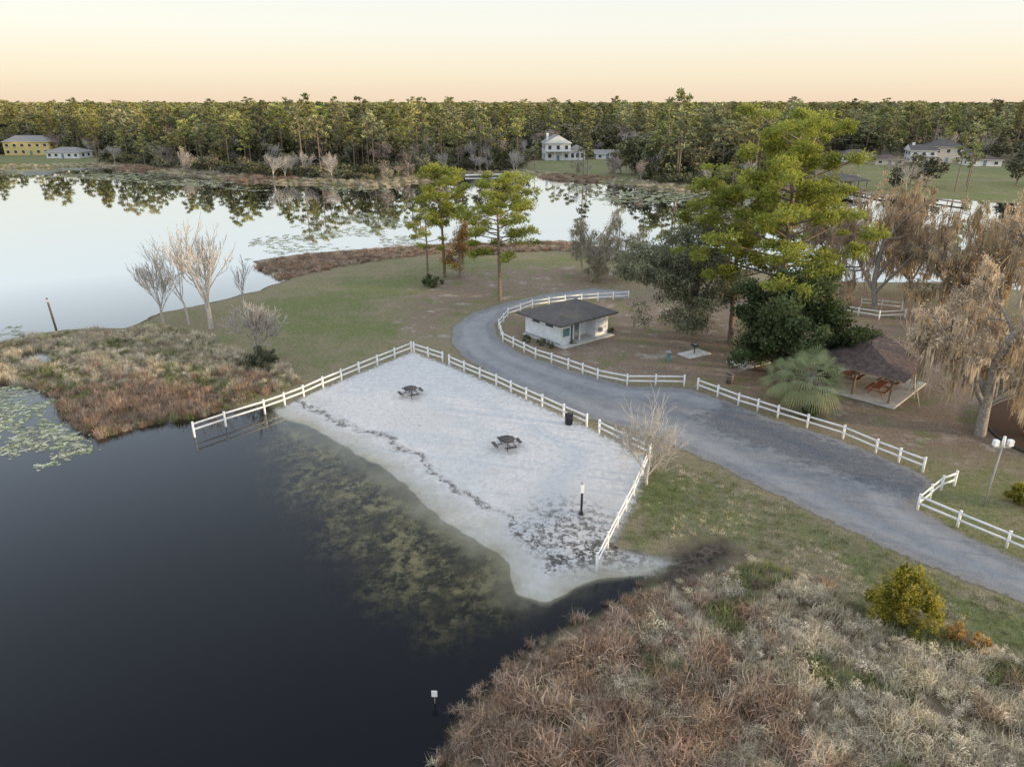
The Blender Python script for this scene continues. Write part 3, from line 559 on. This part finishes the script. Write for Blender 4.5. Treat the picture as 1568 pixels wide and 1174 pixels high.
def cyl(name,p0,p1,r0,r1,mat,par,n=14):
    mb=MB(); p0=np.array(p0,float);p1=np.array(p1,float); tube(mb,np.stack([p0,(p0+p1)/2,p1]),[r0,(r0+r1)/2,r1],n)
    me=mb.mesh(name,[mat])
    bm=bmesh.new(); bm.from_mesh(me); bmesh.ops.holes_fill(bm,edges=[e for e in bm.edges if e.is_boundary],sides=0); bm.to_mesh(me); bm.free()
    return link(bpy.data.objects.new(name,me),par)
def roof(name,x0,x1,y0,y1,z,rise,inset,mat,par,endmat=None,th=.16):
    lx,ly=x1-x0,y1-y0
    if lx>=ly: r=[(x0+inset,(y0+y1)/2),(x1-inset,(y0+y1)/2)]
    else: r=[((x0+x1)/2,y0+inset),((x0+x1)/2,y1-inset)]
    c=[(x0,y0),(x1,y0),(x1,y1),(x0,y1)]
    V=[(*p,z) for p in c]+[(*p,z+th) for p in c]+[(*p,z+th+rise) for p in r]
    F=[(3,2,1,0),(0,1,5,4),(1,2,6,5),(2,3,7,6),(3,0,4,7)]
    F+= [(4,5,9,8),(6,7,8,9),(5,6,9),(7,4,8)] if lx>=ly else [(5,6,9,8),(7,4,8,9),(4,5,8),(6,7,9)]
    me=bpy.data.meshes.new(name); me.from_pydata(V,[],F); me.materials.append(mat); me.materials.append(endmat or mat)
    if endmat and inset<.5:
        for p in list(me.polygons)[-2:]: p.material_index=1
    for p in list(me.polygons)[1:5]: p.material_index=1
    return link(bpy.data.objects.new(name,me),par)
def fence(pts,name='white_rail_fence',sp=2.35,hh=1.15):
    P=PG(pts); mb=MB()
    def bx(c,ax,ay,hx,hy,z0,z1):
        V=[]
        for zi in (0,1):
            for sx,sy in((-1,-1),(1,-1),(1,1),(-1,1)):
                q=c+ax*hx*sx+ay*hy*sy; zz=(z0,z1)[zi]
                if isinstance(zz,tuple): zz=zz[0 if sx<0 else 1]
                V.append((q[0],q[1],zz))
        mb.add(V,[(3,2,1,0),(4,5,6,7),(0,1,5,4),(1,2,6,5),(2,3,7,6),(3,0,4,7)],0,.5)
    posts=[]
    for i in range(len(P)-1):
        a,b=P[i],P[i+1]; L=np.linalg.norm(b-a); n=max(1,round(L/sp)); d=(b-a)/L
        for k in range(n+(1 if i==len(P)-2 else 0)): posts.append((a+(b-a)*k/n,d))
    Z=[max(gz(*p),-.4)+rng.normal()*.018 for p,_ in posts]; Zt=[max(z,.18) for z in Z]
    for (p,d),z,zt in zip(posts,Z,Zt):
        e=np.array([-d[1],d[0]]); bx(p,d,e,.065,.065,z-.3,zt+hh); bx(p,d,e,.08,.08,zt+hh+.002,zt+hh+.035)
    for i in range(len(posts)-1):
        p,q=posts[i][0],posts[i+1][0]; L=np.linalg.norm(q-p); d=(q-p)/L; e=np.array([-d[1],d[0]]); c=(p+q)/2
        for r in (.98,.50):
            j=rng.normal(size=2)*.012
            bx(c,d,e,L/2-.067,.025,(Zt[i]+r-.075+j[0],Zt[i+1]+r-.075+j[1]),(Zt[i]+r+.075+j[0],Zt[i+1]+r+.075+j[1]))
    link(mb.obj(name,[white]))
fence([(297,662),(345,646),(405,627),(465,605),(550,572),(630,540)])
fence([(634,541),(678,556)]); fence([(688,561),(760,592),(830,624),(898,655)])
fence([(917,664),(955,684),(995,702),(970,760),(945,805),(914,867)])
fence([(962,459),(915,462),(865,466),(815,473),(778,487),(764,505),(770,525),(820,550),(870,567),(915,583),(960,592),(1047,593)])
fence([(1068,598),(1130,622),(1190,641),(1235,656),(1290,673),(1340,695),(1412,724)])
fence([(1460,745),(1440,752),(1404,782),(1465,808),(1540,840),(1600,865),(1700,910)])
fence([(1283,480),(1345,490),(1385,488)]); fence([(1318,470),(1380,476)]); fence([(1440,505),(1515,520),(1560,528)]); fence([(1515,535),(1556,548),(1568,520)])
def frame(a,b,c):
    A,B,C=G(*a),G(*b),G(*c); x=C-A; Lx=np.linalg.norm(x); x/=Lx; Ly=abs(np.dot(B-A,[-x[1],x[0]])); return A,math.atan2(x[1],x[0]),Lx,Ly
A,ang,Lx,Ly=frame((858,532),(791,516),(930,512))
E=empty('restroom_building',A[0],A[1],ang); W=2.45
box('floor_slab',-.25,Lx+.25,-.9,Ly+.2,-.05,.10,conc,E)
box('walls',0,Lx,1.5,Ly,.10,W,wwall,E)
box('west_wing_wall',0,.18,0,1.498,.10,W-.002,wwall,E); box('front_partition',.182,1.5,0,.16,.10,W-.003,wwall,E)
box('mural_panel',.35,1.3,-.03,-.002,1.0,1.9,teal,E)
box('east_front_wall',Lx-2.0,Lx,0,1.498,.10,W-.004,wwall,E)
box('post',2.9,3.05,.05,.2,.10,W,white,E); box('post',1.9,2.05,.05,.2,.10,W,white,E)
box('privacy_screen',2.2,2.32,.3,1.49,.10,1.9,wwall,E)
box('door',1.1,2.05,1.46,1.498,.10,2.15,door,E); box('door',3.4,4.35,1.46,1.498,.10,2.15,door,E)
box('vent_window',-.03,-.002,1.2,2.4,1.85,2.2,glass,E,.0); box('vent_window',-.03,-.002,3.4,4.6,1.85,2.2,glass,E,.0)
box('base_band',-.03,-.002,0,Ly,.1,.35,gpaint,E,0)
box('drinking_fountain',Lx-1.6,Lx-1.2,-.4,-.02,.6,1.05,grey,E)
roof('roof',-.8,Lx+.8,-.8,Ly+.7,W+.004,1.35,3.1,shing,E)
A,ang,Lx,Ly=frame((1368,628),(1268,600),(1418,589)); Ly=max(Ly,7.6)
E=empty('picnic_pavilion',A[0],A[1],ang)
box('floor_slab',0,Lx,0,Ly,-.05,.12,conc,E)
for i,px in enumerate((.7,Lx-.7)):
    for j,py in enumerate((.7,Ly/2,Ly-.7)):
        box(f'post_{i}_{j}',px-.09,px+.09,py-.09,py+.09,.12,2.5,wood,E)
        for sg in (-1,1): cyl('brace',(px,py,1.9),(px,py+sg*.55,2.48),.05,.05,wood,E,6)
box('beam_front',.2,Lx-.2,.62,.78,2.502,2.70,wood,E); box('beam_back',.2,Lx-.2,Ly-.78,Ly-.62,2.502,2.70,wood,E)
roof('roof',-.5,Lx+.5,-.5,Ly+.5,2.704,1.7,3.2,shingb,E,wood)
def table(x,y,z,rot,name,top,par=None,L=1.8):
    e=empty(name,x,y,rot,z) if par is None else bpy.data.objects.new(name,None)
    if par is not None: e.parent=par; e.location=(x,y,z); e.rotation_euler=(0,0,rot); S.collection.objects.link(e)
    for k in range(5): box(f'top_plank_{k}',-L/2,L/2,-.38+k*.155,-.38+k*.155+.14,.72,.76,top,e)
    for s in (-1,1):
        for k in range(2): box('bench_plank',-L/2,L/2,s*.78-.14+k*.15,s*.78+k*.15-.01,.43,.47,top,e)
        box('cross_beam',s*L*.36-.04,s*L*.36+.04,-.85,.85,.36,.428,top,e); box('top_support',s*L*.36-.04,s*L*.36+.04,-.36,.36,.65,.718,top,e)
        for q in (-1,1): cyl('leg',(s*L*.36,q*.62,0),(s*L*.36,q*.22,.66),.045,.045,top,e,6)
    return e
table(Lx*.32,Ly*.3,.12,.0,'picnic_table',redw,E,2.2); table(Lx*.68,Ly*.3,.12,.0,'picnic_table',redw,E,2.2); table(Lx*.5,Ly*.7,.12,0,'picnic_table',redw,E,2.2)
def sqtable(u,v,rot):
    x,y=G(u,v); e=empty('beach_picnic_table',x,y,rot)
    mb=MB()
    an=np.arange(8)/8*2*np.pi+np.pi/8; R=.66
    V=[(R*math.cos(t),R*math.sin(t),z) for z in(.72,.76) for t in an]+[(0,0,.72),(0,0,.76)]
    Q=[[i,(i+1)%8,8+(i+1)%8,8+i] for i in range(8)]+[[17,8+2*i,8+(2*i+1)%8,8+(2*i+2)%8] for i in range(4)]+[[16,(2*i+2)%8,2*i+1,2*i] for i in range(4)]
    mb.add(V,Q,0,.5)
    link(mb.obj('table_top',[plast]),e)
    for k in range(4):
        c,s=math.cos(k*math.pi/2),math.sin(k*math.pi/2)
        b=box(f'bench_{k}',-.45,.45,-.14,.14,.43,.47,plast,e,rz=k*math.pi/2+math.pi/2); b.location=(c*.98,s*.98,.45)
        cyl(f'bench_arm_{k}',(c*.1,s*.1,.38),(c*.98,s*.98,.42),.03,.03,plast,e,6)
        cyl(f'leg_{k}',(c*.75+s*.2,s*.75-c*.2,0),(c*.25,s*.25,.71),.03,.03,plast,e,6)
sqtable(629,606,.5); sqtable(776,685,.35)
def bin_(u,v,r,h,mat,name='trash_can'):
    x,y=G(u,v); e=empty(name,x,y)
    cyl('drum',(0,0,0),(0,0,h*.86),r*.92,r,mat,e,18); cyl('rim',(0,0,h*.862),(0,0,h*.9),r*1.06,r*1.06,dark,e,18); cyl('lid',(0,0,h*.902),(0,0,h),r,r*.45,mat,e,18)
    for k in (.25,.55): cyl('hoop',(0,0,h*k),(0,0,h*k+.03),r*1.02,r*1.02,dark,e,18)
bin_(871,650,.33,1.0,dark); bin_(1117,588,.36,1.15,simple('bin_brown',(.16,.13,.12)))
def pad(u0,v0,u1,v1,name='concrete_pad'):
    a,b=G(u0,v0),G(u1,v1); c=(a+b)/2; e=empty(name,c[0],c[1],.55); w=abs(b-a)[0]/2*.8; d=abs(b-a)[1]/2*.9
    box('slab',-w,w,-d,d,-.05,.07,conc,e,.02); return c
c=pad(1038,548,1087,538); E=empty('barbecue_grill',c[0],c[1],.5,gz(*c)+.07)
cyl('post',(0,0,0),(0,0,.8),.05,.05,dark,E,8); box('fire_box_floor',-.3,.3,-.22,.22,.80,.84,dark,E); box('side_l',-.3,-.27,-.22,.22,.842,1.05,dark,E); box('side_r',.27,.3,-.22,.22,.842,1.05,dark,E); box('back',-.268,.268,.19,.22,.842,1.05,dark,E); box('grate',-.262,.262,-.22,.185,.98,1.0,grey,E); cyl('handle',(.3,0,.95),(.48,0,.95),.015,.015,dark,E,6)
c=pad(1115,563,1178,548); table(c[0],c[1],gz(*c)+.07,.5,'picnic_table',plast)
x,y=G(1023,553); E=empty('drinking_fountain',x,y); box('pedestal',-.17,.17,-.17,.17,0,.85,teal,E,.02); box('basin',-.24,.24,-.24,.24,.852,.97,grey,E,.03); cyl('spout',(0,.1,.97),(0,.02,1.08),.02,.015,grey,E,6)
x,y=G(890,786); h=HT(y,737)-gz(x,y); E=empty('beach_light_post',x,y); box('base',-.14,.14,-.14,.14,0,.12,dark,E); box('post',-.07,.07,-.07,.07,.122,h*.66,dark,E); box('sign_panel',-.11,.11,-.085,.085,h*.662,h*.93,white,E); cyl('cap',(0,0,h*.93),(0,0,h),.12,.03,grey,E,10)
x,y=G(1506,776); h=HT(y,668)-gz(x,y); E=empty('street_lamp',x,y); cyl('pole',(0,0,0),(.12,0,h*.86),.07,.045,grey,E,10); box('crossarm',-.45,.7,-.03,.03,h*.84,h*.87,grey,E); box('lamp_head',-.5,-.2,-.14,.14,h*.872,h*.95,white,E); box('lamp_head',.42,.72,-.14,.14,h*.872,h*.95,white,E); cyl('photocell_cap',(.12,0,h*.86),(.12,0,h),.13,.08,white,E,10)
x,y=G(86,503,0); h=HT(y,455); E=empty('wooden_piling',x,y,0,-.5); cyl('pile',(0,0,0),(-.25,0,h+.4),.13,.11,wood,E,9); box('marker_board',-.5,-.02,-.16,-.13,h-.1,h+.25,white,E)
x,y=G(666,1076,0); h=HT(y,1056); E=empty('swim_area_sign',x,y,0,-.5); cyl('stake',(0,0,0),(0,0,h+.45),.025,.025,wood,E,7); box('board',-.13,.13,-.045,-.027,h+.15,h+.5,white,E)
P=PG([(1568,604),(1515,621),(1503,640),(1520,669),(1568,697),(1640,712)]); mb=MB(); z=gz(*P[2]); Q_=[]
for i in range(len(P)-1):
    for k in range(5): Q_.append(P[i]+(P[i+1]-P[i])*k/5)
Q_.append(P[-1]); Q_=np.array([np.mean(Q_[max(0,i-2):i+3],axis=0) for i in range(len(Q_))]); tube(mb,np.column_stack([Q_,np.full(len(Q_),z+.06)]),.12,6); link(mb.obj('playground_border',[dark]))
# ---------------------------------------------------------------- far houses
def house(name,u,v,wpx,vt,wallm,roofm,stories=2,hip=True,rot=0.,depth=10,wing=0,chim=False):
    x,y=G(u,v); w=wpx/FP*y/math.cos(TH)*.95; h=HT(y,vt)-.4; E=empty(name,x,y,rot)
    wh=h*(.68 if stories==2 else .58)
    mw=w*(.62 if wing else 1); x0,x1=-w/2,-w/2+mw
    box('walls',x0,x1,0,depth,0,wh,wallm,E,0); roof('roof',x0-.6,x1+.6,-.6,depth+.6,wh+.01,h-wh,(min(mw,depth)*.5 if hip else 0.),roofm,E,wallm)
    if wing:
        box('wing_walls',x1+.01,w/2,1.2,depth-1,0,wh*.55,wallm,E,0); roof('wing_roof',x1+.62,w/2+.5,.6,depth-.4,wh*.55+.01,h*.2,2.5,roofm,E,wallm)
        for i in range(3):
            cx=x1+(w/2-x1)*(i+.5)/3; box('wing_window',cx-.7,cx+.7,1.12,1.19,wh*.15,wh*.42,glass,E,0)
    for s in range(stories):
        n=max(3,int(mw/3.2)); zz=wh/stories
        for i in range(n):
            cx=x0+mw*(i+.5)/n
            if s==0 and i==n//2: box('door',cx-.6,cx+.6,-.08,-.01,0,2.2,door,E,0); continue
            box('window_trim',cx-.85,cx+.85,-.06,-.01,s*zz+zz*.28,s*zz+zz*.80,white,E,0); box('window',cx-.7,cx+.7,-.1,-.065,s*zz+zz*.32,s*zz+zz*.76,glass,E,0)
        for side,xx in ((-1,x0),(1,x1)):
            if side==1 and wing and s==0: continue
            for j in (.3,.7): box('side_window',min(xx,xx+side*.06),max(xx,xx+side*.06),depth*j-.7,depth*j+.7,s*zz+zz*.32,s*zz+zz*.76,glass,E,0)
    if stories==2 and not hip:
        box('porch_roof',x0,x1,-2.2,-.02,wh*.5,wh*.5+.18,roofm,E,0)
        for i in range(4): cx=x0+.3+(mw-.6)*i/3; box('porch_post',cx-.1,cx+.1,-2.1,-1.9,0,wh*.5-.01,white,E,0)
    if chim: box('chimney',x0+1,x0+2,depth*.4,depth*.4+1,wh,h+.9,wallm,E,0)
    return E
house('yellow_house',43,238,60,209,yel,shingg,2,True,.15)
house('white_cottage',97,243,50,227,white,shingg,1,True,-.1)
house('white_farmhouse',866,246,58,208,white,shingg,2,False,.1,12,1,True)
house('white_garage',930,244,32,231,white,shingg,1,False,0)
house('white_gable_house',1412,250,34,223,white,shing,2,False,-.2,9,0,True)
house('dark_roof_house',1463,250,66,215,tanw,shing,2,True,-.15,14,1)
house('ranch_house',1507,255,44,239,white,shingb,1,True,-.2)
house('white_lake_house',1312,249,44,231,white,shing,1,True,-.1); house('lake_cottage',1362,253,40,239,tanw,shingb,1,True,-.1)
def dock(name,u,v,L,w,rot,roofed=False):
    x,y=G(u,v,0); E=empty(name,x,y,rot,0); box('deck',-w/2,w/2,-L/2,L/2,.6,.75,wood,E)
    for i in range(4):
        for s in(-1,1): py=-L/2+.3+(L-.6)*i/3; cyl('pile',(s*(w/2-.2),py,-1.2),(s*(w/2-.2),py,(3.2 if roofed else 1.1)),.12,.12,wood,E,6)
    if roofed: roof('roof',-w/2-.5,w/2+.5,-L/2-.5,L/2+.5,3.2,1.4,2.,shing,E)
dock('boathouse',1288,291,12,9,.2,True); dock('wooden_dock',320,268,14,3,1.2); dock('wooden_dock',1330,300,16,2.5,.2); dock('wooden_dock',1440,310,18,2.,.3)
a,b=G(712,271,0),G(792,269,0); mb=MB(); L=np.linspace(0,1,8)[:,None]; tube(mb,np.column_stack([a+(b-a)*L,np.full(8,.45)]),.42,4); link(mb.obj('seawall',[conc]))
# ---------------------------------------------------------------- light
az,el=math.radians(106),math.radians(5)
wd=bpy.data.worlds.new('World'); S.world=wd; wd.use_nodes=True; nt=wd.node_tree; nt.nodes.clear()
sky=N(nt,'ShaderNodeTexSky',sky_type='NISHITA'); sky.sun_disc=False; sky.sun_elevation=el; sky.sun_rotation=az; sky.air_density=1.; sky.dust_density=2.
b1=N(nt,'ShaderNodeBackground',{'Color':sky.outputs[0],'Strength':.06})
z=N(nt,'ShaderNodeSeparateXYZ',{0:N(nt,'ShaderNodeTexCoord').outputs['Generated']}).outputs[2]
r=N(nt,'ShaderNodeValToRGB',{0:z}); e=r.color_ramp.elements
e[0].position=0;e[0].color=(.90,.71,.53,1); e[1].position=1; e[1].color=(1.22,1.34,1.5,1)
for p,c in((.03,(.91,.80,.62)),(.085,(.89,.87,.80)),(.2,(.82,.86,.88)),(.4,(.74,.82,.93)),(.65,(1.02,1.13,1.3))):
    q=e.new(p); q.color=(*c,1)
b2=N(nt,'ShaderNodeBackground',{'Color':r.outputs[0],'Strength':.97})
N(nt,'ShaderNodeOutputWorld',{0:N(nt,'ShaderNodeAddShader',{0:b1.outputs[0],1:b2.outputs[0]}).outputs[0]})
sl=bpy.data.lights.new('sun','SUN'); sl.energy=4.5; sl.angle=math.radians(1.5); sl.color=(1,.76,.45)
so=bpy.data.objects.new('sun',sl); S.collection.objects.link(so)
so.rotation_euler=Vector((math.sin(az)*math.cos(el),math.cos(az)*math.cos(el),math.sin(el))).to_track_quat('Z','Y').to_euler()
